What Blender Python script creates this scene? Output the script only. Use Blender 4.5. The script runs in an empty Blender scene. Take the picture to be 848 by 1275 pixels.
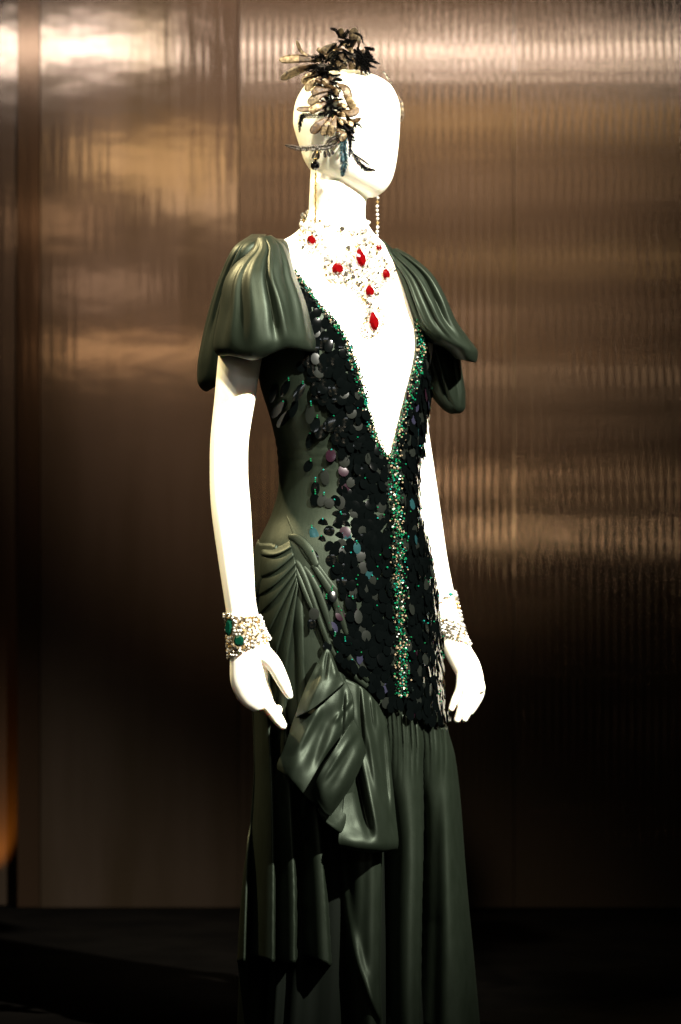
import bpy, bmesh, math, random
import numpy as np
from mathutils import Vector, Matrix, noise as mnoise

random.seed(7); rng = np.random.default_rng(7)
scene = bpy.context.scene
C = scene.collection

# ------------------------------------------------------------------ camera, world, light, exposure
S, DIST, CAMZ = 0.0015, 6.0, 0.98          # metres per photo pixel at the mannequin, camera distance and height
cam_d = bpy.data.cameras.new('camera'); cam = bpy.data.objects.new('camera', cam_d); C.objects.link(cam)
cam.location = (0, -DIST, CAMZ); cam.rotation_euler = (math.pi/2, 0, 0)
cam_d.sensor_fit = 'VERTICAL'; cam_d.sensor_height = 36
cam_d.lens = 36*DIST/(1275*S); cam_d.clip_end = 100
cam_d.dof.use_dof = True; cam_d.dof.focus_distance = DIST-0.12; cam_d.dof.aperture_fstop = 3.0
scene.camera = cam
world = bpy.data.worlds.new('World'); scene.world = world; world.use_nodes = True
world.node_tree.nodes['Background'].inputs[0].default_value = (1.0, .85, .7, 1)
world.node_tree.nodes['Background'].inputs[1].default_value = 0.006
scene.view_settings.view_transform = 'Standard'; scene.view_settings.look = 'None'
scene.view_settings.exposure = 0.0; scene.view_settings.gamma = 1.0

def aim(o, target):
    o.rotation_euler = (Vector(target)-Vector(o.location)).to_track_quat('-Z', 'Y').to_euler()
def spot(name, loc, target, power, deg, blend, radius, col):
    l = bpy.data.lights.new(name, 'SPOT'); l.energy = power; l.spot_size = math.radians(deg); l.spot_blend = blend
    l.shadow_soft_size = radius; l.color = col
    o = bpy.data.objects.new(name, l); C.objects.link(o); o.location = loc; aim(o, target); return o
def area(name, loc, target, sx, sy, power, col):
    l = bpy.data.lights.new(name, 'AREA'); l.shape = 'RECTANGLE'; l.size = sx; l.size_y = sy; l.energy = power; l.color = col
    o = bpy.data.objects.new(name, l); C.objects.link(o); o.location = loc; aim(o, target); return o
spot('key_spotlight', (2.7, -3.2, 4.1), (0.06, 0, 0.98), 8200, 19.5, 0.85, 0.05, (1.0, .95, .83))
spot('side_spotlight', (-1.5, -1.7, 4.5), (-0.05, 0, 1.36), 260, 22, 0.9, 0.06, (1.0, .91, .72))
spot('front_fill', (-0.30, -3.1, 4.4), (-0.05, 0, 1.24), 1700, 17, 0.9, 0.10, (1.0, .90, .68))  # added fill, lifts the shaded side of the skin
spot('rim_spotlight', (-1.9, 1.1, 3.5), (-0.1, 0, 1.25), 1100, 28, 0.7, 0.05, (1.0, .80, .42))
spot('wall_spotlight', (0.0, -1.2, 4.6), (-0.02, 1.94, 1.98), 9500, 27.5, 1.0, 0.12, (1.0, .76, .56))
# unseen lamps added behind the camera, shaped as the streaks the bronze wall mirrors
WY = 1.94
def reflection_lamp(px, py, wpx, hpx, rad, col):
    k = S/DIST*(DIST+2*WY+7.0)
    sx, sy = wpx*k, hpx*k
    x = (px-424)*k; z = CAMZ+(637.5-py)*k
    area('reflection_lamp', (x, -7.0, z), (x, WY, z), sx, sy, rad*math.pi*sx*sy, col)
reflection_lamp(85, 58, 260, 26, 30, (.93, .97, 1))
reflection_lamp(640, 64, 450, 30, 28, (.93, .97, 1))
reflection_lamp(190, 200, 170, 50, 4.1, (1, .78, .42))
reflection_lamp(255, 250, 120, 40, 3.5, (1, .82, .55))
reflection_lamp(70, 275, 90, 30, 2.4, (1, .74, .48))
reflection_lamp(560, 150, 240, 50, 4.1, (1, .78, .38))
reflection_lamp(720, 130, 150, 26, 4.1, (1, .80, .45))
reflection_lamp(600, 235, 130, 40, 2.2, (1, .80, .60))
reflection_lamp(690, 322, 200, 16, 6.1, (1, .82, .46))
reflection_lamp(580, 396, 160, 30, 3.5, (1, .82, .62))
reflection_lamp(200, 440, 260, 14, 6.8, (1, .72, .42))
reflection_lamp(130, 355, 120, 24, 2.2, (1, .80, .62))
reflection_lamp(620, 470, 180, 22, 6.1, (1, .86, .66))
reflection_lamp(590, 528, 120, 22, 3.0, (1, .84, .64))
reflection_lamp(600, 598, 110, 12, 26, (1, .80, .56))
reflection_lamp(640, 662, 110, 12, 40, (1, .84, .60))

# ------------------------------------------------------------------ helpers
def P(px, py, y=0.0):
    s = S*(DIST+y)/DIST
    return Vector(((px-424)*s, y, CAMZ+(637.5-py)*s))
class Tab:                                     # smooth table lookup (cubic Hermite)
    def __init__(self, pts):
        p = np.array(pts, float); self.x = p[:, 0]; self.v = p[:, 1:]
        d = np.diff(self.v, axis=0)/np.diff(self.x)[:, None]
        m = np.vstack([d[:1], (d[:-1]+d[1:])/2, d[-1:]])
        for i in range(1, len(m)-1):
            for k in range(m.shape[1]):
                if d[i-1, k]*d[i, k] <= 0: m[i, k] = 0
        self.m = m
    def __call__(self, x):
        X = self.x; x = min(max(x, X[0]), X[-1])
        i = min(max(int(np.searchsorted(X, x))-1, 0), len(X)-2)
        h = X[i+1]-X[i]; t = (x-X[i])/h
        r = (2*t**3-3*t**2+1)*self.v[i]+(t**3-2*t**2+t)*h*self.m[i]+(-2*t**3+3*t**2)*self.v[i+1]+(t**3-t**2)*h*self.m[i+1]
        return r if len(r) > 1 else float(r[0])
def seq(rows):                                 # table indexed 0..n-1
    return Tab([(i,)+tuple(r) for i, r in enumerate(rows)])
def sstep(a, b, x):
    t = min(max((x-a)/(b-a), 0), 1); return t*t*(3-2*t)

def mesh_obj(name, verts, faces, mat, parent=None, smooth=True, mats=None, midx=None):
    me = bpy.data.meshes.new(name); me.from_pydata([tuple(v) for v in verts], [], faces)
    for m in (mats or [mat]): me.materials.append(m)
    if midx is not None: me.polygons.foreach_set('material_index', midx)
    if smooth: me.polygons.foreach_set('use_smooth', [True]*len(me.polygons))
    me.update()
    o = bpy.data.objects.new(name, me); C.objects.link(o)
    if parent: o.parent = parent
    return o
def empty(name, loc=(0, 0, 0)):
    o = bpy.data.objects.new(name, None); C.objects.link(o); o.location = loc; o.empty_display_size = .1; return o
def tag(o, label=None, cat=None, group=None, kind=None):
    for k, v in (('label', label), ('category', cat), ('group', group), ('kind', kind)):
        if v: o[k] = v
    return o
def solidify(o, t, off=0):
    m = o.modifiers.new('thickness', 'SOLIDIFY'); m.thickness = t; m.offset = off
def subsurf(o, n=1):
    m = o.modifiers.new('smooth', 'SUBSURF'); m.levels = n; m.render_levels = n
def grid_faces(nr, nc, wrap=False):
    f = []
    for r in range(nr-1):
        for c in range(nc if wrap else nc-1):
            d = (c+1) % nc
            f.append((r*nc+c, r*nc+d, (r+1)*nc+d, (r+1)*nc+c))
    return f
def tube(stations, n=28, rows=40, disp=None, cap=True, wave=None):
    """closed loft: station = (left px, left py, right px, right py, depth, half depth)"""
    T = seq(stations); k = len(stations)-1; V = []
    for r in range(rows+1):
        lx, ly, rx, ry, y, hd = T(k*r/rows)
        for j in range(n):
            t = 2*math.pi*j/n; c, s = math.cos(t), math.sin(t)
            g = 1+(disp(r/rows, t) if disp else 0)
            V.append(P((lx+rx)/2+(rx-lx)/2*c*g, (ly+ry)/2+(ry-ly)/2*c*g+(wave(r/rows, c, s) if wave else 0), y+hd*s*g))
    F = grid_faces(rows+1, n, True)
    if cap:
        F.append(tuple(range(n-1, -1, -1))); F.append(tuple(rows*n+j for j in range(n)))
    return V, F
def sweep(pts, rad, n=10, rows=None, flat=1.0, cap=True):
    """tube along a 3D path; rad list; 'flat' squashes depth"""
    T = seq([tuple(p)+(r,) for p, r in zip(pts, rad)]); k = len(pts)-1; rows = rows or k*5
    cs = [T(k*r/rows) for r in range(rows+1)]
    V = []; up = Vector((0, 1, 0))
    for r in range(rows+1):
        a = Vector(cs[max(r-1, 0)][:3]); b = Vector(cs[min(r+1, rows)][:3]); d = (b-a).normalized()
        s = d.cross(up)
        if s.length < 1e-4: s = Vector((1, 0, 0))
        s.normalize(); w = s.cross(d)
        for j in range(n):
            t = 2*math.pi*j/n
            V.append(Vector(cs[r][:3])+(s*math.cos(t)+w*math.sin(t)*flat)*cs[r][3])
    F = grid_faces(rows+1, n, True)
    if cap:
        e0 = len(V); V.append(Vector(cs[0][:3])-(Vector(cs[1][:3])-Vector(cs[0][:3])).normalized()*cs[0][3]*.7)
        V.append(Vector(cs[-1][:3])+(Vector(cs[-1][:3])-Vector(cs[-2][:3])).normalized()*cs[-1][3]*.7)
        for j in range(n):
            F.append((e0, (j+1) % n, j)); F.append((e0+1, rows*n+j, rows*n+(j+1) % n))
    return V, F
def merge(parts):
    V, F = [], []
    for v, f in parts:
        o = len(V); V += list(v); F += [tuple(i+o for i in q) for q in f]
    return V, F
def ico(sub=1):
    bm = bmesh.new(); bmesh.ops.create_icosphere(bm, subdivisions=sub, radius=1)
    v = [x.co.copy() for x in bm.verts]; f = [tuple(y.index for y in x.verts) for x in bm.faces]; bm.free(); return v, f
ICO = ico(1); ICO2 = ico(2)
def scatter(name, tv, tf, items, mats, parent, smooth=False, kind='stuff'):
    """items: (4x4 matrix, material index); joined into one part"""
    A = np.array([tuple(v) for v in tv]); V = []; F = []; M = []
    for mtx, mi in items:
        m = np.array(mtx); o = len(V)*len(A)
        V.append(A @ m[:3, :3].T + m[:3, 3]); F += [tuple(i+o for i in q) for q in tf]; M += [mi]*len(tf)
    V = np.vstack(V)
    o = mesh_obj(name, V, F, None, parent, smooth, mats, M)
    if kind: o['kind'] = kind
    return o
def frame(n, up=Vector((0, 0, 1))):
    n = n.normalized(); x = up.cross(n)
    if x.length < 1e-4: x = Vector((1, 0, 0))
    x.normalize(); y = n.cross(x)
    return Matrix((x, y, n)).transposed()
def TRS(loc, rot3, sc):
    m = rot3.to_4x4() @ Matrix.Diagonal((sc[0], sc[1], sc[2], 1)); m.translation = loc; return m

# ------------------------------------------------------------------ materials
def mat(name, col, rough=.5, metal=0., spec=.5, coat=0., noise=None, bump=None, bump2=None, **kw):
    m = bpy.data.materials.new(name); m.use_nodes = True; nt = m.node_tree; b = nt.nodes['Principled BSDF']
    b.inputs['Base Color'].default_value = (*col, 1); b.inputs['Roughness'].default_value = rough
    b.inputs['Metallic'].default_value = metal; b.inputs['Specular IOR Level'].default_value = spec
    b.inputs['Coat Weight'].default_value = coat
    for k, v in kw.items(): b.inputs[k.replace('_', ' ')].default_value = v
    tc = nt.nodes.new('ShaderNodeTexCoord')
    if noise:                                   # (scale xyz, detail, second colour)
        mp = nt.nodes.new('ShaderNodeMapping'); mp.inputs['Scale'].default_value = noise[0]; nt.links.new(tc.outputs['Object'], mp.inputs[0])
        nz = nt.nodes.new('ShaderNodeTexNoise'); nz.inputs['Scale'].default_value = 1; nz.inputs['Detail'].default_value = noise[1]
        nt.links.new(mp.outputs[0], nz.inputs['Vector'])
        mx = nt.nodes.new('ShaderNodeMix'); mx.data_type = 'RGBA'; mx.inputs[6].default_value = (*col, 1); mx.inputs[7].default_value = (*noise[2], 1)
        rp = nt.nodes.new('ShaderNodeMapRange'); rp.inputs[1].default_value = .35; rp.inputs[2].default_value = .65
        nt.links.new(nz.outputs[0], rp.inputs[0]); nt.links.new(rp.outputs[0], mx.inputs[0]); nt.links.new(mx.outputs[2], b.inputs['Base Color'])
    if bump:                                    # (scale xyz, detail, strength, distance)
        mp = nt.nodes.new('ShaderNodeMapping'); mp.inputs['Scale'].default_value = bump[0]; nt.links.new(tc.outputs['Object'], mp.inputs[0])
        nz = nt.nodes.new('ShaderNodeTexNoise'); nz.inputs['Scale'].default_value = 1; nz.inputs['Detail'].default_value = bump[1]
        nt.links.new(mp.outputs[0], nz.inputs['Vector'])
        bp = nt.nodes.new('ShaderNodeBump'); bp.inputs['Strength'].default_value = bump[2]; bp.inputs['Distance'].default_value = bump[3]
        nt.links.new(nz.outputs[0], bp.inputs['Height']); nt.links.new(bp.outputs[0], b.inputs['Normal'])
        if bump2:
            mp = nt.nodes.new('ShaderNodeMapping'); mp.inputs['Scale'].default_value = bump2[0]; nt.links.new(tc.outputs['Object'], mp.inputs[0])
            nz = nt.nodes.new('ShaderNodeTexNoise'); nz.inputs['Scale'].default_value = 1; nz.inputs['Detail'].default_value = bump2[1]
            nt.links.new(mp.outputs[0], nz.inputs['Vector'])
            b2_ = nt.nodes.new('ShaderNodeBump'); b2_.inputs['Strength'].default_value = bump2[2]; b2_.inputs['Distance'].default_value = bump2[3]
            nt.links.new(nz.outputs[0], b2_.inputs['Height']); nt.links.new(b2_.outputs[0], bp.inputs['Normal'])
    return m
M_skin = mat('mannequin_white_lacquer', (.88, .85, .74), .42, spec=.4, noise=((9, 9, 9), 3, (.86, .83, .72)))
b_ = M_skin.node_tree.nodes['Principled BSDF']; b_.inputs['Subsurface Weight'].default_value = .25; b_.inputs['Subsurface Radius'].default_value = (1, .7, .4); b_.inputs['Subsurface Scale'].default_value = .012
M_satin = mat('green_satin', (.0112, .0162, .0104), .50, metal=.62, spec=.25,
              noise=((60, 60, 25), 4, (.0088, .0132, .0080)), bump=((900, 900, 900), 2, .25, .0006), bump2=((46, 46, 13), 4, .30, .0026))
M_hem_shade = mat('hem_shade', (.002, .003, .002), .8, spec=.05)  # near-black colour stands for the shade under the hem
M_seq = [mat('sequin_black', (.0006, .0009, .0009), .09, spec=.14),
         mat('sequin_charcoal', (.0045, .0055, .0045), .3, spec=.2),
         mat('sequin_lavender', (.035, .035, .065), .2, metal=.7, spec=.6),
         mat('sequin_teal', (.012, .045, .05), .2, metal=.6, spec=.6),
         mat('sequin_plum', (.012, .004, .008), .2, metal=.4, spec=.6)]
M_bead = [mat('bead_black', (.004, .006, .005), .1, spec=.7),
          mat('bead_emerald', (.0015, .07, .032), .12, spec=.8, coat=.4),
          mat('bead_champagne', (.33, .25, .16), .15, metal=.5, spec=.8),
          mat('bead_bottle_green', (.004, .06, .02), .12, spec=.8),
          mat('bead_clear', (.7, .75, .7), .1, metal=.3, spec=.8),
          mat('bead_turquoise', (.006, .12, .10), .12, spec=.8, coat=.4)]
M_crystal = [mat('crystal_clear', (.34, .32, .29), .08, metal=.6, spec=.9),
             mat('crystal_smoky', (.15, .13, .10), .08, metal=.8, spec=.9),
             mat('crystal_gold_set', (.26, .17, .06), .2, metal=.9, spec=.8),
             mat('crystal_bright', (.55, .53, .49), .15, metal=.2, spec=.9)]
M_strass = [mat('strass_clear', (.55, .53, .48), .08, metal=.4, spec=.9),
            mat('strass_smoky', (.22, .19, .14), .08, metal=.7, spec=.9),
            mat('strass_gold_set', (.50, .34, .14), .2, metal=.7, spec=.8),
            mat('strass_bright', (.66, .64, .60), .15, metal=.1, spec=.9)]
M_ruby = mat('ruby', (.075, .0008, .0012), .08, spec=.8, coat=.5)
M_emerald = mat('emerald', (.001, .020, .011), .08, spec=.8, coat=.5)
M_onyx = mat('onyx', (.004, .004, .004), .1, spec=.7)
M_gold = mat('gold_wire', (.16, .10, .03), .25, metal=1)
M_palegold = mat('pale_gold', (.60, .48, .30), .3, metal=.6)
M_silver = mat('silver_wire', (.75, .72, .65), .25, metal=1)
M_pet = [mat('petal_gold_sequin', (.05, .026, .008), .35, metal=.5, noise=((190, 190, 190), 3, (.30, .22, .12)), bump=((900, 900, 900), 1, .6, .001)),
         mat('petal_ivory', (.16, .115, .06), .4, metal=.35, noise=((190, 190, 190), 3, (.02, .011, .004)), bump=((900, 900, 900), 1, .6, .001)),
         mat('petal_brown', (.018, .008, .003), .4, metal=.3, noise=((190, 190, 190), 3, (.08, .045, .016)), bump=((900, 900, 900), 1, .6, .001))]
M_fea = [mat('feather_black', (.0006, .0006, .0006), .6, spec=.05, noise=((300, 300, 300), 2, (.0014, .0012, .001))),
         mat('feather_taupe', (.04, .03, .022), .5, noise=((300, 300, 300), 2, (.010, .008, .006))),
         mat('feather_teal', (.02, .055, .065), .35, metal=.4, noise=((140, 140, 140), 2, (.006, .01, .012)))]
M_wall = mat('bronze_panel', (.155, .109, .080), .075, metal=.92, spec=.5,
             noise=((7, 7, .8), 5, (.10, .068, .042)), bump=((60, 60, 3), 4, .25, .0010), bump2=((2.5, 2.5, 5), 3, .5, .0014))
M_wall_rib = mat('bronze_rib', (.155, .109, .080), .06, metal=.92, spec=.5,
             noise=((5, 5, .7), 5, (.10, .066, .040)), bump=((40, 40, 5), 4, .25, .0010), bump2=((2.5, 2.5, 5), 3, .5, .0014))
M_seam_glow = mat('seam_glow_strip', (.085, .05, .03), .085, metal=.92, bump=((60, 60, 3), 4, .25, .0010))  # reddish colour stands in for the warm glow reflected at the seam
M_gap = mat('panel_gap', (.03, .018, .01), .5)
M_floor = mat('black_floor', (.0010, .0009, .0008), .7, spec=.0, noise=((5, 5, 5), 4, (.0016, .0014, .0012)))

# ------------------------------------------------------------------ setting: ribbed bronze wall and black floor
def quad_sheet(name, x0, x1, y0, y1, z, m):
    return mesh_obj(name, [(x0, y0, z), (x1, y0, z), (x1, y1, z), (x0, y1, z)], [(0, 1, 2, 3)], m, smooth=False)
tag(quad_sheet('floor', -5, 5, -9, 3, 0, M_floor), 'plain matt black floor under the gown', 'floor', kind='structure')
wall = mesh_obj('wall', [(-5, WY+.06, 0), (5, WY+.06, 0), (5, WY+.06, 4.5), (-5, WY+.06, 4.5)], [(0, 1, 2, 3)], M_gap, smooth=False)
tag(wall, 'bronze ribbed panel wall behind the mannequin', 'wall', kind='structure')
kw = S*(DIST+WY)/DIST
seams = [-2.6]+[(p-424)*kw for p in (-625, -290, 21, 50, 297, 640, 984, 1328)]+[2.6]
def box_vf(x0, x1, y0, y1, z0, z1):
    v = [(x0, y0, z0), (x1, y0, z0), (x1, y1, z0), (x0, y1, z0), (x0, y0, z1), (x1, y0, z1), (x1, y1, z1), (x0, y1, z1)]
    return v, [(0, 1, 5, 4), (1, 2, 6, 5), (2, 3, 7, 6), (3, 0, 4, 7), (4, 5, 6, 7), (3, 2, 1, 0)]
# one rib mesh: shallow half-round bar
rn = 6; RW = .0098; rv = []; ZT = 4.4
for z in (0.0, ZT):
    for j in range(rn+1):
        a = math.pi*j/rn; rv.append((-math.cos(a)*RW, -math.sin(a), z))
rf = [(j, j+1, rn+1+j+1, rn+1+j) for j in range(rn)]
rib_me = bpy.data.meshes.new('rib'); rib_me.from_pydata(rv, [], rf); rib_me.materials.append(M_wall_rib)
rib_me.polygons.foreach_set('use_smooth', [True]*len(rf))
for i in range(len(seams)-1):
    a, b = seams[i]+.0012, seams[i+1]-.0012
    back = .05 if i == 2 else .004 if i == 3 else 0.0             # recessed strips beside the left panel
    v, f = box_vf(a, b, WY+back, WY+.058, 0.003, ZT+.02)
    pn = mesh_obj('panel', v, f, M_seam_glow if i == 3 else M_wall, wall, smooth=False)
    if b < .0 and a < 0: continue                  # the left-hand sheets are plain
    h = .00022 if b < .5 else .0006
    if abs(a+b)/2 > 2.0: continue
    n = int((b-a)/.0205); off = ((b-a)-n*.0205)/2
    for k in range(n):
        r = bpy.data.objects.new('rib', rib_me); C.objects.link(r); r.parent = pn
        r.location = (a+off+(k+.5)*.0205, WY+.00008, .003); r.scale = (1, h, 1)

amber = spot('amber_uplight', (seams[3]-.05, WY+.015, .03), (seams[3]-.045, WY+.04, 1.0), 60, 50, 1.0, .01, (1.0, .38, .05))
# ------------------------------------------------------------------ torso shape shared by the mannequin and the gown
TH = math.radians(45); ST, CT = math.sin(TH), math.cos(TH)
FR = Vector((ST, -CT, 0)); LE = Vector((CT, ST, 0))       # front and left of the body
TORSO = Tab([  # py, left px, right px, front midline px
 (225, 386, 458, 446), (248, 385.5, 457, 446), (265, 384, 454, 443), (280, 377, 459, 442), (292, 365, 467, 441), (302, 347, 478, 441), (315, 329, 492, 445),
 (335, 318, 507, 452), (370, 316, 519, 463), (430, 321, 527, 481), (480, 327, 530, 487), (520, 339, 527, 487), (560, 348, 520, 485),
 (600, 350, 516, 485), (640, 341, 519, 487), (680, 323, 530, 490), (720, 317, 537, 491), (760, 316, 542, 492), (800, 316, 545, 493),
 (850, 320, 547, 495), (900, 324, 550, 497), (950, 325, 560, 500), (1000, 322, 567, 503), (1100, 311, 573, 505), (1190, 305, 580, 508), (1295, 300, 590, 510)])
def ell(py):
    L, R, m = TORSO(py); c = (L+R)/2; A = (R-L)/2; bs = min(m-c, A*.93); ac = math.sqrt(A*A-bs*bs)
    return c, A, ac/CT, bs/ST, math.atan2(ac, bs)
def surf(phi, py, off=0.0):
    """point and outward normal on the body at angle phi (0 = front midline, + = body's left)"""
    c, A, a, b, psi = ell(py); cp, sp = math.cos(phi), math.sin(phi)
    n = (FR*(cp/b)+LE*(sp/a)).normalized()
    d = FR*(b*cp)+LE*(a*sp); y = d.y*S
    p = P(c+d.x, py, y)
    return p+n*off, n
def phi_at(px, py):
    c, A, a, b, psi = ell(py); q = min(max((px-c)/A, -1), 1)
    return psi-math.acos(q)
def onbody(px, py, off=0.0):
    p, n = surf(phi_at(px, py), py, 0)
    # correct for perspective so the point projects where asked
    y = p.y; q = P(px, py, y)
    return q+n*off, n
def xpx(phi, py):
    c, A, a, b, psi = ell(py); return c+A*math.cos(phi-psi)

# ------------------------------------------------------------------ mannequin
parts = []
rowsY = list(np.linspace(225, 850, 110)); nT = 48; V = []
for py in rowsY:
    for j in range(nT): V.append(surf(2*math.pi*j/nT, py)[0])
F = grid_faces(len(rowsY), nT, True); F.append(tuple(range(nT-1, -1, -1))); F.append(tuple((len(rowsY)-1)*nT+j for j in range(nT)))
parts.append((V, F))
HEAD = Tab([(86.5, 424, 442), (88, 414, 450), (91, 404, 461), (96, 393, 473), (104, 382, 485), (116, 373, 493), (131, 367, 498), (152, 365, 498.5), (170, 369, 497.5),
            (185, 374, 496), (200, 379, 494), (213, 388, 491.5), (225, 402, 487.5), (234, 418, 482), (241, 435, 475), (246, 450, 466)])
V = []; hr = list(np.concatenate([np.linspace(86.5, 96, 8), np.linspace(98, 225, 40), np.linspace(228, 246, 10)])); nH = 48
for py in hr:
    L, R = HEAD(py); c = (L+R)/2; A = (R-L)/2; bs = .76*A; ac = math.sqrt(A*A-bs*bs); a = ac/CT; b = bs/ST; a = max(a, .80*b)
    for j in range(nH):
        t = 2*math.pi*j/nH; cp, sp = math.cos(t), math.sin(t)
        d = FR*(b*cp)+LE*(a*sp)
        k = A/math.hypot(b*ST, a*CT)
        # shallow eye sockets and a soft nose line on the face side
        e = 1-.030*math.exp(-((py-158)/13)**2)*(math.exp(-((t-.42)/.22)**2)+math.exp(-((t-2*math.pi+.42)/.22)**2))
        tt = min(t, 2*math.pi-t)
        e += .045*math.exp(-(tt/.13)**2)*math.exp(-((py-183)/15)**2)*(1 if py < 190 else math.exp(-((py-190)/4)**2))
        e += .014*math.exp(-(tt/.25)**2)*(math.exp(-((py-208)/4)**2)+math.exp(-((py-217)/4)**2))
        d = d*k*e
        V.append(P(c+d.x, py, d.y*S))
F = grid_faces(len(hr), nH, True); F.append(tuple(range(nH-1, -1, -1))); F.append(tuple((len(hr)-1)*nH+j for j in range(nH)))
parts.append((V, F))
parts.append(tube([(388, 195, 452, 195, .0, .045), (386, 225, 457, 228, .0, .046), (385, 250, 455, 252, .0, .046), (384, 275, 455, 278, .0, .05)], 32, 16))
NA = -.222                                       # depth of the near hand
ARM_N = [(306, 322, 350, 318, -.105, .030), (286, 360, 344, 360, -.13, .040), (276, 410, 334, 408, -0.145, .043), (271, 450, 326, 448, -0.150, .042), (267, 495, 318, 497, -0.160, .039), (262, 545, 310, 547, -0.172, .036),
         (261, 585, 309, 587, -0.181, .035), (263, 635, 312.5, 637, -0.193, .036), (272, 700, 316, 702, -0.208, .033), (279, 745, 318.5, 747, -0.218, .029), (284, 780, 325, 776, -0.222, .026), (286, 812, 336, 806, -0.222, .024),
         (286, 832, 334, 828, -0.222, .023), (287, 850, 334, 846, -0.222, .021), (293, 866, 338, 860, -0.222, .018), (303, 879, 341, 872, -0.222, .014), (316, 887, 340, 880, -0.222, .009)]
parts.append(tube(ARM_N, 28, 110))
def finger(pts, r): 
    parts.append(sweep([P(a, b, c) for a, b, c in pts], [x*S for x in r], 12, None))
finger([(326, 868, NA), (338, 884, NA), (347, 897, NA), (353.5, 905.5, NA)], [9, 8.5, 7.3, 5])
finger([(325, 812, NA-.004), (340, 826, NA-.012), (350.5, 845, NA-.014), (357, 859, NA-.012), (361.5, 868.5, NA-.01)], [12, 10, 8.3, 6.5, 4])
finger([(320, 876, NA+.004), (334, 884, NA+.022), (344, 885, NA+.04), (347, 882, NA+.052)], [8, 7.5, 7, 5])
finger([(310, 872, NA+.004), (318, 879, NA+.028), (326, 876, NA+.046), (329, 868, NA+.052)], [8, 7.5, 7, 5])
finger([(301, 866, NA+.004), (306, 870, NA+.022), (313, 868, NA+.038), (317, 862, NA+.042)], [7.5, 7, 6.5, 4.5])
FA = .115                                        # depth of the far arm
ARM_F = [(490, 334, 512, 338, .095, .024), (487, 360, 536, 362, .11, .040), (488, 420, 540, 424, FA, .043), (485, 480, 531, 484, FA, .040), (487, 530, 533.5, 532, FA, .037), (493, 580, 541, 584, FA, .036),
         (501, 635, 549, 638, FA, .035), (511, 685, 556, 688, FA, .032), (523, 728, 563, 726, FA, .028), (534, 760, 570, 756, FA, .025), (541, 786, 578, 788, FA, .022), (549, 806, 588, 808, FA, .020),
         (558, 824, 597, 824, FA, .018), (567, 840, 602, 842, FA, .015), (571, 850, 603, 855, FA, .011)]
parts.append(tube(ARM_F, 28, 100))
finger([(575, 838, FA-.004), (573, 858, FA-.006), (567, 872, FA-.006), (561.5, 884, FA-.004)], [6.8, 6.4, 5.8, 4.2])
finger([(583, 842, FA-.008), (582, 862, FA-.016), (575, 882, FA-.018), (568.5, 898, FA-.014)], [6.8, 6.6, 6, 4.4])
finger([(586, 838, FA-.002), (590, 864, FA-.004), (584, 882, FA-.004), (577.5, 897, FA-.002)], [6.8, 6.6, 6, 4.4])
finger([(590, 836, FA+.004), (597.5, 860, FA+.010), (591, 877, FA+.014), (585, 888, FA+.016)], [8, 6.6, 5.8, 4.2])
finger([(586, 838, FA), (596, 851, FA), (599, 860, FA+.004)], [8, 7.5, 6])
finger([(568, 806, FA+.012), (575, 825, FA+.030), (577, 842, FA+.040), (576, 856, FA+.044)], [9, 8, 7, 5])
V, F = merge(parts)
mann = mesh_obj('mannequin', V, F, M_skin)
mann.modifiers.new('merge', 'REMESH').mode = 'VOXEL'; mann.modifiers['merge'].voxel_size = .0021
sm = mann.modifiers.new('soften', 'SMOOTH'); sm.factor = .5; sm.iterations = 4
dg = bpy.context.evaluated_depsgraph_get(); me2 = bpy.data.meshes.new_from_object(mann.evaluated_get(dg))
mann.modifiers.clear(); mann.data = me2; me2.polygons.foreach_set('use_smooth', [True]*len(me2.polygons))
tag(mann, 'glossy white faceless mannequin with arms hanging, wearing the green gown', 'mannequin')

# ------------------------------------------------------------------ evening gown
gown = tag(empty('evening_gown', (0, 0, 0)), 'dark green satin evening gown with black sequins, worn by the mannequin', 'gown')
VN = Tab([(296, 355, 474), (302, 357, 477), (320, 361, 486), (336, 365.5, 496), (360, 384, 505), (380, 398, 510), (405, 420, 514), (430, 434, 515.5), (460, 444, 511), (490, 453, 503.5), (520, 460, 496), (545, 468, 490), (562, 477, 486), (571, 484.6, 485.2)])
def vphi(py):
    if py >= 571: return 0.0, 0.0
    l, r = VN(py); return phi_at(l, py), phi_at(min(r, TORSO(py)[1]-.5), py)
V = []; rowsB = list(np.linspace(298, 905, 150)); nB = 120
for py in rowsB:
    pl, pr = vphi(py)
    for j in range(nB):
        t = j/(nB-1); phi = pr+(pl+2*math.pi-pr)*t
        p, n = surf(phi, py, .0045)
        p += n*(.0012*mnoise.noise(Vector((p.x*18, p.y*18, p.z*11)))+.0012*math.exp(-((py-565)/25)**2)*math.sin(py*.55+phi*6)*(1 if math.cos(phi) < .6 else 0))
        V.append(p)
bod = mesh_obj('bodice', V, grid_faces(len(rowsB), nB), M_satin, gown); solidify(bod, .002, 1)

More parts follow.
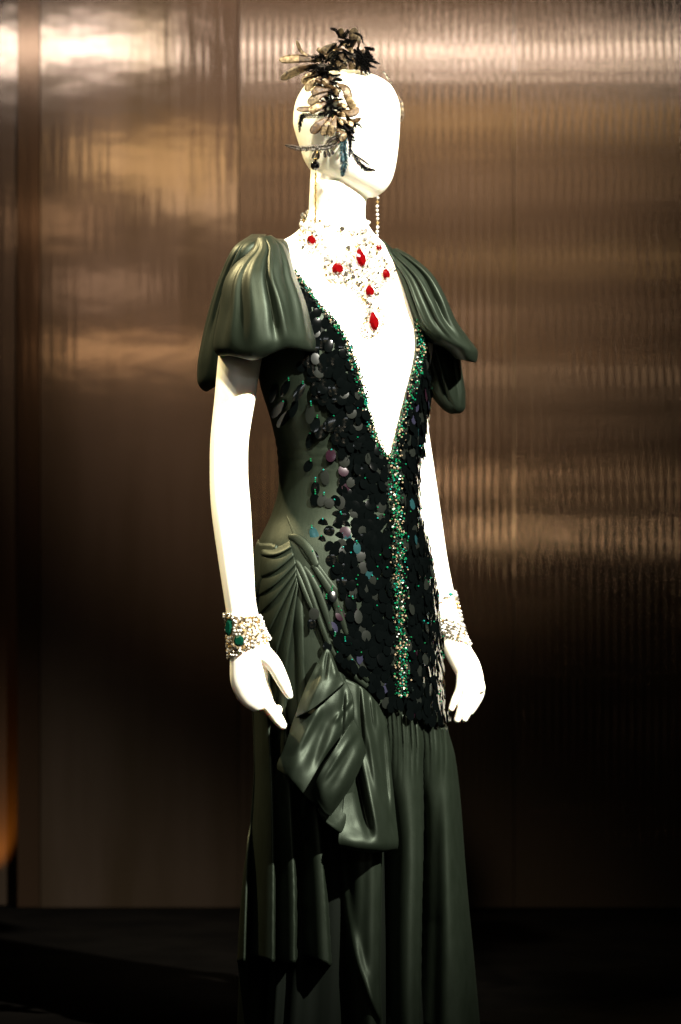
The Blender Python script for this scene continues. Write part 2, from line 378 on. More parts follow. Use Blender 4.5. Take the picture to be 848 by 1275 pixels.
# skirt -----------------------------------------------------------------------------------------
BL = Tab([(250, 672), (340, 676), (366, 684), (378, 712), (398, 768), (420, 822), (446, 851), (482, 878), (520, 894), (550, 905), (640, 905)])
EDGE = [  # pleat edges: paths (py -> px)
 Tab([(660, 290), (1000, 290), (1300, 285)]),
 Tab([(680, 352), (760, 322), (900, 321), (1000, 320), (1130, 316), (1300, 310)]),
 Tab([(680, 366), (740, 352), (850, 343), (1000, 346), (1130, 345.5), (1300, 345)]),
 Tab([(680, 369), (740, 366), (850, 361), (1000, 365), (1130, 369), (1300, 369)]),
 Tab([(680, 371), (740, 377), (850, 382), (1000, 396), (1130, 406), (1300, 416)]),
 Tab([(680, 372), (740, 386), (850, 430), (950, 462), (1060, 473), (1130, 472), (1240, 471), (1300, 474)]),
 Tab([(680, 374), (740, 392), (850, 470), (900, 519), (950, 523), (1060, 522), (1130, 521), (1300, 520)]),
 Tab([(680, 700), (1300, 700)])]
def top_py(phi):
    psi = ell(880)[4]; d = (phi-psi) % (2*math.pi)          # 0..pi hidden, pi..2pi seen
    if d < math.pi: return 905+(676-905)*sstep(0, 1, d/math.pi)
    py = 660
    while py < 915:
        if py >= BL(xpx(phi, py)): break
        py += 1.5
    return py
def hem_py(phi, px, vis):
    if not vis: return 1287
    return 1196+91*sstep(404, 440, px)+3*math.sin(px*.11)*(1-sstep(404, 430, px))
def fold_disp(px, py, phi, vis):
    amp = .004+.046*sstep(870, 1080, py)
    if px < 400: amp = .010+.034*sstep(720, 900, py)
    if vis:
        es = [e(py) for e in EDGE]; d = 0
        for k in range(len(es)-1):
            if es[k] <= px < es[k+1] or k == len(es)-2 and px >= es[k+1]:
                w = es[k+1]-es[k]
                if k == len(es)-2: w = max(TORSO(py)[1]-es[k], 30)
                t = min((px-es[k])/max(w, 1), 1)
                lw = min(w/45., 1.25)
                # valley floor, soft rise, then a rolled crest that drops sharply at the next edge
                rise = math.sin(min(t/.82, 1)*math.pi/2)**1.15
                drop = 1-sstep(.93, 1.0, t)*.85 if k < len(es)-2 else 1
                d = -(1-rise*drop)*amp*2.2*lw
                break
        xr = 419+(py-1060)*.11+max(py-1120, 0)**2*.0013
        d += .016*math.exp(-((px-xr)/(4+3*(px > xr)))**2)*sstep(1000, 1120, py)
        g = (1-sstep(885, 985, py))*sstep(440, 480, px)
        d += g*.008*(abs(math.sin(px*.30+1.4*math.sin(px*.11)))**.6-.6)+g*.003*math.sin(px*1.1)
        d += .0022*math.sin(px*.21+py*.004+1.5*math.sin(px*.07))*sstep(900, 1000, py)
        fade = sstep(0, .18, (phi-ell(py)[4]) % (2*math.pi)-math.pi)
        return d*(.35+.65*fade)
    return -.012*(1-math.cos(phi*11))*sstep(700, 1000, py)
phis = np.concatenate([np.linspace(-math.pi*2, 0, 560)]) ; nS = len(phis)
psi0 = ell(1000)[4]; rowsS = 120
V = []
tops = []; bases = []
for ph in phis:
    phi = psi0+ph                                  # psi0-2pi .. psi0 ; visible for last half
    tops.append(top_py(phi))
for r in range(rowsS):
    v = r/(rowsS-1)
    for j, ph in enumerate(phis):
        phi = psi0+ph; vis = ph > -math.pi
        # keep angles attached to the current ellipse's silhouette
        hpx = xpx(phi, 1150); hem = hem_py(phi, hpx, vis)
        py = tops[j]+(hem-tops[j])*v
        f2 = phi-psi0+ell(py)[4]
        px = xpx(f2, py)
        p, n = surf(f2, py, .006+.004*sstep(0, .1, v)+.002*sstep(.2, .5, v))
        dd = fold_disp(px, py, f2, vis)
        if vis: p += Vector((0, -dd, 0))
        else: p += n*dd
        p += n*.003*mnoise.noise(Vector((p.x*9, p.y*9, p.z*4)))
        V.append(p)
sk = mesh_obj('skirt', V, grid_faces(rowsS, nS), M_satin, gown); solidify(sk, .0018, -1)
# added inner layer, coloured near-black for the shade below the raised hem
V = []; rr = np.linspace(900, 1286, 30); nU = 90
for py in rr:
    for j in range(nU):
        p, n = surf(2*math.pi*j/nU, py, -.055-.012*math.sin(j*2*math.pi/nU*14)); V.append(p)
mesh_obj('shade_underskirt', V, grid_faces(len(rr), nU, True), M_hem_shade, gown)

# free satin patches laid over the hip: control grids of (px, py, offset toward viewer) ------------
def ybase(px, py):
    L, R, m = TORSO(py); q = min(max(px, L+1), R-1)
    return surf(phi_at(q, py), py)[0].y
def patch(name, rows, nu=40, nv=48, wob=.0015, parent=None, thick=.0014, seed=0, bulge=.55, creases=()):
    G = np.array(rows, float); nr, nc, _ = G.shape
    colT = [Tab([(i,)+tuple(G[i, c]) for i in range(nr)]) for c in range(nc)]
    V = []
    for i in range(nv):
        pts = [colT[c]((nr-1)*i/(nv-1)) for c in range(nc)]
        T = seq(pts)
        for j in range(nu):
            px, py, d = T((nc-1)*j/(nu-1)); e0, e1 = pts[0][2], pts[-1][2]; lin = e0+(e1-e0)*j/(nu-1); d = lin+(d-lin)*bulge
            for (x0, y0, x1, y1, w, k) in creases:      # valley (k<0) or ridge (k>0) along a line
                lx, ly = x1-x0, y1-y0; L2 = lx*lx+ly*ly; t = ((px-x0)*lx+(py-y0)*ly)/L2
                q = ((px-x0)*ly-(py-y0)*lx)/math.sqrt(L2)
                e = sstep(-.15, .2, t)*(1-sstep(.75, 1.1, t))
                d += k*e*(math.exp(-(q/w)**2)-.45*math.exp(-((q-1.6*w)/w)**2))
            p = P(px, py, ybase(px, py)-d)
            p.y += wob*mnoise.noise(Vector((px*.05+seed, py*.035, seed)))*2
            V.append(p)
    o = mesh_obj(name, V, grid_faces(nv, nu), M_satin, parent); solidify(o, thick); return o
drape = empty('hip_drape'); drape.parent = gown
patch('hanging_fold', [
 [(430, 845, .022), (445, 852, .028), (458, 862, .028), (471, 877, .016)],
 [(431, 895, .028), (447, 900, .046), (464, 903, .046), (482, 906, .020)],
 [(431, 950, .030), (445, 958, .034), (466, 962, .066), (488, 968, .030)],
 [(426, 1015, .050), (446, 1020, .058), (470, 1020, .088), (493, 1018, .045)],
 [(421, 1045, .062), (446, 1049, .088), (470, 1050, .100), (496, 1048, .055)],
 [(424, 1054, .050), (446, 1060, .062), (470, 1061, .070), (493, 1058, .040)],
 [(430, 1046, .014), (448, 1050, .014), (470, 1050, .016), (487, 1048, .008)]], nu=80, nv=90, parent=drape, seed=3, creases=[(440, 945, 461, 1042, 6, -.022), (452, 870, 470, 985, 4, .007), (476, 910, 484, 1010, 3, -.006), (447, 858, 452, 930, 2.5, -.006), (462, 868, 466, 905, 2, .005)])
patch('bow_loop', [
 [(432, 858, .030), (436, 880, .030), (441, 905, .030), (444, 940, .030)],
 [(420, 930, .040), (428, 950, .040), (436, 965, .040), (442, 975, .035)],
 [(402, 995, .055), (412, 1003, .050), (424, 1006, .045), (441, 990, .035)],
 [(396, 1008, .070), (404, 1021, .080), (416, 1030, .078), (430, 1036, .055)],
 [(400, 1012, .050), (407, 1024, .050), (418, 1033, .050), (430, 1040, .040)]], parent=drape, seed=5)
patch('bow_fold', [
 [(383, 852, .030), (398, 848, .050), (414, 846, .050), (430, 848, .030)],
 [(367, 893, .048), (388, 888, .072), (412, 878, .066), (439, 868, .040)],
 [(354, 930, .058), (378, 928, .086), (402, 918, .074), (441, 893, .045)],
 [(345, 954, .062), (368, 958, .100), (394, 955, .080), (428, 930, .050)],
 [(347, 958, .060), (366, 976, .088), (388, 998, .085), (412, 1010, .055)],
 [(352, 956, .035), (368, 970, .050), (388, 988, .050), (410, 1000, .030)]], nu=80, nv=90, parent=drape, seed=7, creases=[(428, 862, 424, 928, 3, -.008), (412, 885, 384, 962, 8, -.008), (398, 880, 366, 940, 5, .005), (436, 872, 416, 900, 2.5, .005), (440, 895, 398, 958, 4, -.012)])
patch('bow_fold', [
 [(403, 812, .026), (407, 808, .034), (410, 810, .034), (413, 815, .026)],
 [(391, 834, .048), (402, 831, .060), (412, 829, .058), (420, 833, .045)],
 [(379, 860, .056), (396, 853, .090), (412, 846, .084), (425, 846, .055)],
 [(369, 891, .066), (386, 884, .104), (406, 869, .096), (428, 850, .060)],
 [(372, 893, .046), (389, 883, .078), (409, 867, .070), (429, 851, .040)]], nu=70, nv=70, parent=drape, seed=9, creases=[(408, 812, 404, 845, 2.5, -.006), (413, 816, 419, 842, 2, .004), (400, 830, 382, 868, 4, -.004)])
patch('bow_fold', [
 [(441, 896, .080), (447, 908, .088), (452, 922, .086), (455.5, 937, .074)],
 [(428, 914, .108), (438, 931, .116), (445, 945, .110), (448, 957, .088)],
 [(412, 940, .120), (424, 959, .130), (432, 971, .120), (437, 979, .096)],
 [(397, 965, .116), (404, 984, .128), (412, 999, .118), (421, 1003, .096)],
 [(389, 984, .100), (396, 999, .112), (404, 1011, .106), (411, 1016, .090)]], nu=60, nv=70, parent=drape, seed=11, creases=[(446, 915, 412, 985, 6, -.004), (436, 920, 402, 972, 3, .003)])
# fan of folds gathered to a knot on the hip, swept back round the side
V = []; K0 = [(361, 671), (363, 682), (366, 692), (368.5, 702), (369, 710), (369, 717), (370, 722), (371, 728)]
K1 = [(321, 672), (318, 690), (316, 722), (317, 746), (320, 770), (328, 800), (340, 830), (355, 850)]
T0, T1 = seq(K0), seq(K1); nu, nv = 150, 40
for i in range(nv):
    v = i/(nv-1)
    for j in range(nu):
        u = 7*j/(nu-1); a = T0(u); b = T1(u)
        px = a[0]+(b[0]-a[0])*v; py = a[1]+(b[1]-a[1])*v+8*math.sin(math.pi*v)*(1-u/7)
        fr = u % 1.0
        d = .014+.004*math.sin(math.pi*v)+.013*math.sin(min(fr/.8, 1)*math.pi/2)*(1-sstep(.9, 1, fr))*(1-.55*v)*(v+.12)**.4
        d *= 1-.5*sstep(.85, 1, v)*sstep(4.5, 7, u); d = .002+(d-.002)*sstep(0, .9, u)
        V.append(P(px, py, ybase(px, py)-d+.02*sstep(.8, 1, v)*(1-sstep(5, 7, u))))
o = mesh_obj('gathered_hip_panel', V, grid_faces(nv, nu), M_satin, drape); solidify(o, .002)
# rolled satin folds along the bodice's diagonal lower edge
def roll(pts, rad, lift, flat=.55):
    ps = [P(a, b, ybase(a, b)-lift*.8) for a, b in pts]; flat *= .8
    v, f = sweep(ps, [r*S for r in rad], 14, len(pts)*8, flat); mesh_obj('rolled_fold', v, f, M_satin, drape)
roll([(360, 668), (372, 672), (384, 684), (394, 704)], [3, 6, 6, 4], .010, .45)
roll([(366, 698), (371, 702), (378, 716), (389, 745), (399, 775), (409, 801), (419, 820)], [2.5, 3.6, 4, 3.8, 3.6, 3.4, 2.5], .018, .8)
roll([(370, 706), (370, 712), (376, 728), (385, 750), (393, 766)], [2, 3, 3.2, 3, 1.5], .018, .8)
roll([(378, 706), (386, 718), (396, 738), (405, 762), (412, 785)], [3, 4.2, 4.6, 4.2, 2.5], .012)
roll([(390, 704), (402, 722), (414, 742), (424, 768), (432, 790)], [3, 4.5, 5, 4.5, 2.5], .009)
roll([(417, 816), (428, 829), (441, 842), (455, 854), (470, 866)], [3, 3.6, 3.6, 3.4, 2.5], .013, .8)
roll([(422, 800), (434, 818), (447, 836), (458, 848)], [2.5, 4, 4, 2.5], .009)
# stitched seam fold running down the side of the bodice
roll([(352, 622), (361, 648), (376, 680), (394, 706), (412, 730), (430, 750)], [.6, 2.6, 4.5, 5, 5, 3], .0055, .4)

# sleeves ----------------------------------------------------------------------------------------
def pleats(folds, seed, end=.70):
    """folds: (angle, half width, depth) of soft creases that start at the gather and open out toward the hem"""
    def d(v, t):
        e = sstep(.015, .10, v)*(1-sstep(end-.30, end, v)); q = 0
        for a, w, k in folds:
            x = (t-a+math.pi) % (2*math.pi)-math.pi
            x += .10*math.sin(5*v+a*3)
            ww = w*(.55+1.1*v); u = x/ww
            q -= k*math.exp(-u*u)*(1-.55*v) ; q += k*.55*math.exp(-((u-1.9)/.8)**2)*(1-.5*v)
        return q*e+.045*mnoise.noise(Vector((math.cos(t)*1.0+seed, math.sin(t)*1.0, v*2.0)))*sstep(.1, .3, v)*(1-sstep(.75, .95, v))
    return d
def lobe(name, st, disp, parent, n=120, rows=90, wave=None):
    v, f = tube(st, n, rows, disp, cap=False, wave=wave); o = mesh_obj(name, v, f, M_satin, parent); solidify(o, .002); return o
sl = empty('sleeve'); sl.parent = gown; sl['label'] = 'puffed satin sleeve on the shoulder nearest the viewer'
lobe('front_puff', [(321, 296, 337, 293, -.165, .012), (312, 313, 353, 305, -.165, .050), (291, 331, 363, 326, -.17, .085), (279, 353, 369, 345, -.175, .105), (274, 388, 381, 378, -.18, .118),
      (269, 415, 388, 407, -.18, .122), (267, 433, 393, 428, -.18, .118), (276, 444, 390, 438, -.18, .100), (288, 440, 378, 436, -.175, .075), (293, 425, 370, 425, -.17, .065), (297, 400, 362, 400, -.17, .055)], pleats([(4.86, .08, .20), (4.25, .16, .07), (5.45, .13, .07), (3.8, .12, .08), (.8, .2, .1), (2.2, .2, .1)], .5, .70), sl, wave=lambda v, c, s: sstep(.25, .6, v)*(8*math.exp(-((c+.30)/.35)**2)-5*math.exp(-((c-.45)/.30)**2)-2)*(1 if s < 0 else .4))
lobe('back_puff', [(314, 292, 331, 292, -.015, .014), (291, 309, 330, 300, -.06, .05), (275, 341, 322, 328, -.04, .075), (263, 376, 315, 366, -.025, .085), (252, 421, 308, 410, -.015, .088),
      (246, 458, 307, 440, -.015, .082), (247, 478, 304, 454, -.015, .072), (257, 487, 297, 464, -.015, .055), (264, 478, 292, 458, -.015, .040), (268, 450, 295, 440, -.015, .045)], pleats([(3.45, .14, .10), (4.1, .12, .12)], 2.5, .6), sl)
mb_st = [(330, 297, 352, 298, -.13, .010), (328, 296, 358, 304, -.135, .03), (334, 320, 363, 326, -.14, .035), (340, 350, 370, 352, -.145, .03)]
lobe('shoulder_fold', mb_st, None, sl, 40, 30)
sr = empty('sleeve'); sr.parent = gown; sr['label'] = 'puffed satin sleeve on the far shoulder'
lobe('upper_puff', [(472, 314, 494, 309, .06, .014), (483, 329, 514, 321, .065, .045), (494, 350, 538, 342, .07, .075), (503, 380, 554, 369, .075, .095), (512, 405, 567, 398, .08, .100),
      (526, 422, 583, 421, .085, .092), (552, 432, 595, 439, .09, .072), (568, 446, 592, 451, .09, .045), (566, 440, 586, 440, .09, .035), (550, 420, 572, 420, .085, .04)], pleats([(3.8, .09, .10), (4.25, .08, .14), (4.75, .10, .12), (5.25, .12, .24), (5.8, .09, .08)], 1.5, .62), sr)
lobe('lower_puff', [(508, 400, 560, 405, .185, .06), (514, 430, 571, 430, .185, .075), (522, 460, 575, 462, .185, .075), (533, 486, 579, 492, .185, .062), (549, 507, 579, 506, .185, .045), (561, 515, 573, 514, .185, .022), (556, 500, 570, 500, .185, .02)], pleats([(3.9, .12, .14), (4.6, .10, .18), (5.4, .12, .14)], 3.5), sr)

# sequins ------------------------------------------------------------------------------------------
dense_L = Tab([(338, 362), (400, 386), (430, 390), (480, 400), (520, 416), (560, 425), (600, 424), (640, 419), (680, 424), (720, 431), (760, 434), (800, 430), (850, 454), (890, 488)])
sn = 12
sv = [Vector((0, -.0, .06))]+[Vector((math.cos(2*math.pi*k/sn), math.sin(2*math.pi*k/sn), -.06)) for k in range(sn)]
sf = [(0, 1+k, 1+(k+1) % sn) for k in range(sn)]
seq_mesh = []
for k, m in enumerate(M_seq):
    me = bpy.data.meshes.new('sequin'); me.from_pydata([tuple(v) for v in sv], [], sf); me.materials.append(m)
    me.polygons.foreach_set('use_smooth', [True]*sn); seq_mesh.append(me)
cand = []; beads = []; placed = []
def put(phi, py, r, el, mi, sparse, tilt=-.05, lean=0.0, nb=0):
    p, n = surf(phi, py, .0070)
    d = n.copy(); d.rotate(Matrix.Rotation(random.gauss(0, .10), 3, 'Z'))
    rot = frame(d) @ Matrix.Rotation(random.gauss(0, .16)+lean, 3, 'Z') @ Matrix.Rotation(random.gauss(tilt, .09), 3, 'X') @ Matrix.Rotation(random.gauss(0, .09), 3, 'Y')
    m = TRS(Vector(), rot, (r, r*el, r)); c = p+n*random.uniform(0, .003)-rot @ Vector((0, r*el*.9, 0))
    if py > BL(min(xpx(phi, py), 548))-22: c = c+n*.009
    m.translation = c
    cand.append((sparse, n.y, m, mi, xpx(phi, py), py))
    for q in range(nb):
        beads.append((TRS(p+n*.0035+Vector((random.uniform(-.001, .001), 0, .0036*q)), Matrix.Identity(3), (.0017,)*3), random.choice((1, 5, 1, 3))))
def pick():
    u = random.random(); return 0 if u < .88 else 1 if u < .97 else 2 if u < .984 else 3 if u < .992 else 4
py = 342.0; row = 0
while py < 893:
    psi = ell(py)[4]; pl, pr = vphi(py); c, A, a_, b_, _ = ell(py)
    phi = -math.pi*.80+random.random()*.1
    while phi < psi+1.0:
        phi += .0148/(S*math.hypot(a_*math.cos(phi), b_*math.sin(phi)))*random.uniform(.75, 1.25)
        q = py+random.uniform(-3, 3)
        if q < 574 and pl-.03 < phi < pr+.03: continue
        if phi < psi:
            x = xpx(phi, q)
            if q > BL(x)-9+11*sstep(450, 475, x)-3*random.random(): continue
            dl = dense_L(q)
            if x < dl-16: continue
            if x < dl and random.random() > .42: continue
            if q > 572 and abs(x-486-(q-570)*.03) < 5: continue
            if x > dl+8 and q > 660 and random.random() < .10*(1-sstep(dl+10, dl+45, x)): continue
        elif q > 885 or q < 362: continue
        el = random.choice((1.0, 1.0, 1.04, 1.25, 1.45)); r = random.uniform(.0090, .0112)*(1 if el < 1.2 else .86)
        put(phi, q, r, el, pick(), False, nb=1 if random.random() < .06 else 0)
    py += 7.6; row += 1
# the loose drops scattered over the satin at the waist and hip: px, py of the top, half width, half height (px), colour
for (x, y, rx, ry, mi, ln) in [(347, 478, 5, 13, 0, -.5), (357, 500, 5.5, 14, 0, -.6), (365, 512, 5.5, 14, 0, -.6), (371, 498, 5, 12, 0, -.5), (379, 478, 5, 13, 0, -.4), (362, 474, 5, 12, 0, -.4), (388, 505, 6, 12, 1, -.1),
  (388, 540, 4.5, 10, 0, -.1), (395, 520, 6, 10, 0, -.2), (405, 530, 7, 10, 0, -.4), (414, 518, 7, 11, 0, -.5), (389, 574, 5.5, 8, 0, -.5), (404, 585, 5.5, 10, 1, -.1), (395, 600, 5.5, 9, 0, 0), (394, 615, 6, 8, 0, 0), (404, 616, 5.5, 8, 1, 0), (412, 560, 6.5, 8, 4, 0),
  (402, 646, 6.5, 7.5, 0, 0), (390, 657, 5.5, 10, 3, .2), (401, 667, 5.2, 10, 0, 0), (390, 686, 5, 7.5, 0, 0), (414, 705, 5.2, 8.5, 0, 0), (425, 720, 5, 10, 0, 0), (426, 681, 6.5, 6.5, 1, 0), (434, 688, 6.5, 9, 0, 0), (442, 676, 5, 7, 3, 0),
  (390, 720, 5, 12, 0, 0), (391, 757, 6.5, 7.5, 1, 0), (388, 770, 5.5, 7, 0, 0), (409, 775, 6, 8, 2, .2), (420, 755, 6, 8, 1, 0), (405, 745, 6.5, 9, 0, 0), (405, 798, 5.5, 7, 0, .3), (415, 792, 5.5, 8, 0, 0), (427, 798, 5.5, 10, 0, 0), (447, 812, 6, 8, 2, 0),
  (432, 742, 5, 9, 0, 0), (442, 728, 6, 8, 0, 0), (398, 730, 5.5, 9, 0, 0), (412, 735, 5.5, 8, 0, 0), (424, 640, 6, 8, 0, 0), (417, 622, 6, 8, 0, 0), (436, 745, 5.5, 9, 0, 0), (418, 812, 5, 7, 0, 0), (436, 826, 5, 7, 0, 0)]:
    put(phi_at(x, y), y, rx*S, ry/rx, mi, True, -.08, ln, random.choice((1, 1, 2, 3)))
vis_s = [c for c in cand if c[1] < .05]; hid = [c for c in cand if c[1] >= .05]
vis_s.sort(key=lambda c: (not c[0], c[1]+random.random()*.5))
for c in vis_s[:290]:
    o = bpy.data.objects.new('sequin', seq_mesh[c[3]]); C.objects.link(o); o.parent = gown; o.matrix_world = c[2]
scatter('sequins', sv, sf, [(c[2], c[3]) for c in vis_s[290:]+hid], M_seq, gown, True)

# bead embroidery along the neckline and the centre front ----------------------------------------
def bead_at(px, py, r, off):
    p, n = onbody(px, py, .006+off); beads.append((TRS(p, Matrix.Identity(3), (r, r, r)), random.choices((0, 1, 2, 3, 4, 5), (46, 18, 15, 14, 3, 4))[0]))
for k in range(1500):
    py = random.uniform(332, 572); l, r = VN(py); w = 6+5*sstep(340, 440, py)
    side = random.random() < .5
    x = l-random.random()*w+1.5 if side else r+random.random()*w-1.5
    if not side and x > TORSO(py)[1]-1: continue
    bead_at(x, py, random.uniform(.0013, .0024), random.uniform(0, .006))
for k in range(1250):
    py = random.uniform(566, 868); x = 486+(py-570)*.030+random.gauss(0, 3.6)
    bead_at(x, py, random.uniform(.0013, .0024), random.uniform(.004, .012))
scatter('bead_embroidery', ICO[0], ICO[1], beads, M_bead, gown)

# ------------------------------------------------------------------ necklace
neck = tag(empty('necklace', P(440, 300, 0)), 'white crystal bib necklace set with red stones on the neck', 'necklace')
def child_parent(o, par):
    o.parent = par; o.matrix_parent_inverse = Matrix.Translation(-par.location); return o
def gem(name, loc, n, sx, sy, sz, m, par, rot=0, sides=10, point=0.):
    """faceted cut stone: girdle, bevel, table"""
    V = []; 
    for (k, h) in ((1.0, 0.0), (.98, .25), (.62, 1.0)):
        for j in range(sides):
            t = 2*math.pi*j/sides; yy = math.sin(t); xx = math.cos(t)*(1-point*max(yy, 0)**1.5)
            V.append(Vector((xx*k*sx, yy*k*sy, h*sz)))
    F = grid_faces(3, sides, True); F.append(tuple(2*sides+j for j in range(sides)))
    R = frame(n) @ Matrix.Rotation(rot, 3, 'Z')
    V = [loc+R @ v for v in V]
    return child_parent(mesh_obj(name, V, F, m, smooth=False), par)
crys = []
def crystal(p, n, r, mi=None):
    rot = frame(n) @ Matrix.Rotation(random.uniform(0, 6), 3, 'Z') @ Matrix.Rotation(random.uniform(-.4, .4), 3, 'X')
    crys.append((TRS(p-neck.location, rot, (r, r, r*.75)), mi if mi is not None else random.choices((0, 1, 2, 3), (45, 18, 6, 31))[0]))
RUB = [(387, 300, 5, 6, 0, 0), (417, 335, 6.5, 6.5, 0, 0), (445, 322, 5.8, 10.5, .30, .40), (475.5, 342, 4.6, 6, .3, 0), (456, 363, 5, 6.5, .1, 0), (461.5, 401, 5.6, 10.5, .25, .40), (466, 309, 3, 4, .2, 0)]
for (x, y, a, b, rt, pt) in RUB:
    p, n = onbody(x, y, .008)
    gem('red_stone', p, n, a*1.28*S, b*1.16*S, .007, M_ruby, neck, rt, 18, pt*.6)
    for ring, rr_ in ((3.6, .0034), (8.2, .0036)):
        if a < 4 and ring > 5: continue
        m = int(2*math.pi*(max(a, b)*.9+ring)/4.9)
        for j in range(m):
            t = 2*math.pi*j/m+ring; c, s = math.cos(t)*(a+ring), math.sin(t)*(b+ring)
            q, n2 = onbody(x+c*math.cos(rt)+s*math.sin(rt)*-1*0+(-s*math.sin(-rt)), y-(s*math.cos(rt)-c*math.sin(rt)*.3), .004+random.uniform(0, .002))
            crystal(q, n2, rr_*random.uniform(.85, 1.1))
def inpoly(x, y, poly):
    c = False; j = len(poly)-1
    for i in range(len(poly)):
        if (poly[i][1] > y) != (poly[j][1] > y) and x < (poly[j][0]-poly[i][0])*(y-poly[i][1])/(poly[j][1]-poly[i][1])+poly[i][0]: c = not c
        j = i
    return c
bib = [(428, 310), (438, 297), (454, 296), (466, 304), (478, 325), (486, 342), (482, 353), (468, 360), (464, 376), (462, 386), (456, 386), (452, 378), (442, 362), (426, 352), (408, 350), (402, 334), (412, 322), (425, 328)]
pts = []
for k in range(5000):
    x, y = random.uniform(400, 488), random.uniform(294, 388)
    if not inpoly(x, y, bib): continue
    if any((x-r[0])**2/(r[2]+2)**2+(y-r[1])**2/(r[3]+2)**2 < 1 for r in RUB): continue
    if any((x-a)**2+(y-b)**2 < 17 for a, b in pts): continue
    pts.append((x, y)); q, n = onbody(x, y, .0035); crystal(q, n, random.uniform(.0030, .0042))
def chain(path, r, step, jit=.6, dbl=0):
    T = seq(path); L = sum(math.dist(path[i], path[i+1]) for i in range(len(path)-1)); m = int(L/step)
    for j in range(m+1):
        x, y = T((len(path)-1)*j/m)
        for d in range(dbl+1):
            q, n = onbody(x+random.uniform(-jit, jit), y+d*4.6+random.uniform(-jit, jit), .0045); crystal(q, n, r*random.uniform(.8, 1.15))
chain([(379, 270), (384, 268), (394, 273), (406, 278), (424, 284), (438, 288), (450, 286), (456, 282)], .0036, 4.6, 1.0, 1)
chain([(377, 276), (379, 286), (384, 292)], .0034, 4.5, 1.5, 1)
chain([(380, 282), (388, 287), (396, 292), (402, 306), (408, 320), (412, 326)], .0032, 4.3, 1.2)
chain([(396, 312), (403, 322), (408, 330)], .0032, 4.3, 1.2)
chain([(443, 290), (443, 300), (441, 306)], .0032, 4.3, 1.5)
chain([(453, 288), (460, 298), (470, 312)], .0032, 4.3, 1.5)
chain([(457, 376), (459, 386), (460, 392)], .0034, 4.3, .5)
for x, y in ((381, 268), (379, 279), (388, 284), (406, 279), (424, 285), (437, 289), (453, 284), (396, 291), (403, 308), (431, 309), (458, 301), (437, 345), (428, 341), (462, 338), (467, 351), (445, 352), (433, 331), (459, 320), (459, 388), (404, 322), (411, 347), (425, 325), (376, 291), (452, 297)):
    q, n = onbody(x, y, .006); crystal(q, n, random.uniform(.0050, .0064), random.choice((0, 0, 3, 1)))
# back of the choker, round the nape
for j in range(60):
    t = 2*math.pi*j/60; p, n = surf(t, 272+10*math.cos(t), .004)
    if n.y > .05: crystal(p, n, .0036)
scatter('crystals', ICO[0], ICO[1], crys, M_crystal, neck)

# ------------------------------------------------------------------ earrings
e1 = tag(empty('earring', P(393, 200, -.075)), 'long gold chain earring with a black bead at the near ear', 'earring', 'drop earrings')
def local(par, name, v, f, m, smooth=True, kind=None):
    o = mesh_obj(name, [Vector(x)-par.location for x in v], f, m, par, smooth)
    if kind: o['kind'] = kind
    return o
EY = -.088
local(e1, 'black_bead', [P(392.5, 206, EY)+v*.0088 for v in ICO2[0]], ICO2[1], M_onyx)
local(e1, 'gold_cap', [P(393, 198.5, EY)+Vector((v.x*.0042, v.y*.0042, v.z*.003)) for v in ICO2[0]], ICO2[1], M_gold)
local(e1, 'ear_hook', *sweep([P(393, 199, EY), P(394, 192, EY), P(397, 187, EY+.006), P(400, 190, EY+.014)], [.0011]*4, 8), M_gold)
local(e1, 'chain', *merge([([P(393+.35*math.sin(k*1.3), 216+k*2.1, EY+.0004*k)+Vector((v.x*.0022, v.y*.0022, v.z*.0025)) for v in ICO[0]], ICO[1]) for k in range(29)]+[sweep([P(393, 211, EY), P(393, 245, EY+.006), P(393, 277, EY+.012)], [.0005]*3, 6)]), M_gold)
e2 = tag(empty('earring', P(470, 246, .062)), 'long white crystal drop earring hanging beside the jaw on the far side', 'earring', 'drop earrings')
rows_ = []
for k in range(14):
    r = .0034 if k < 13 else .0052
    local(e2, 'crystal', [P(470+.4*math.sin(k), 236+k*5.2, .062)+v*r for v in ICO[0]], ICO[1], M_strass[(0, 3, 0, 2, 3)[k % 5]], False)
local(e2, 'ear_wire', *sweep([P(470, 226, .062), P(470, 270, .062), P(470, 303, .062)], [.0008]*3, 6), M_silver)

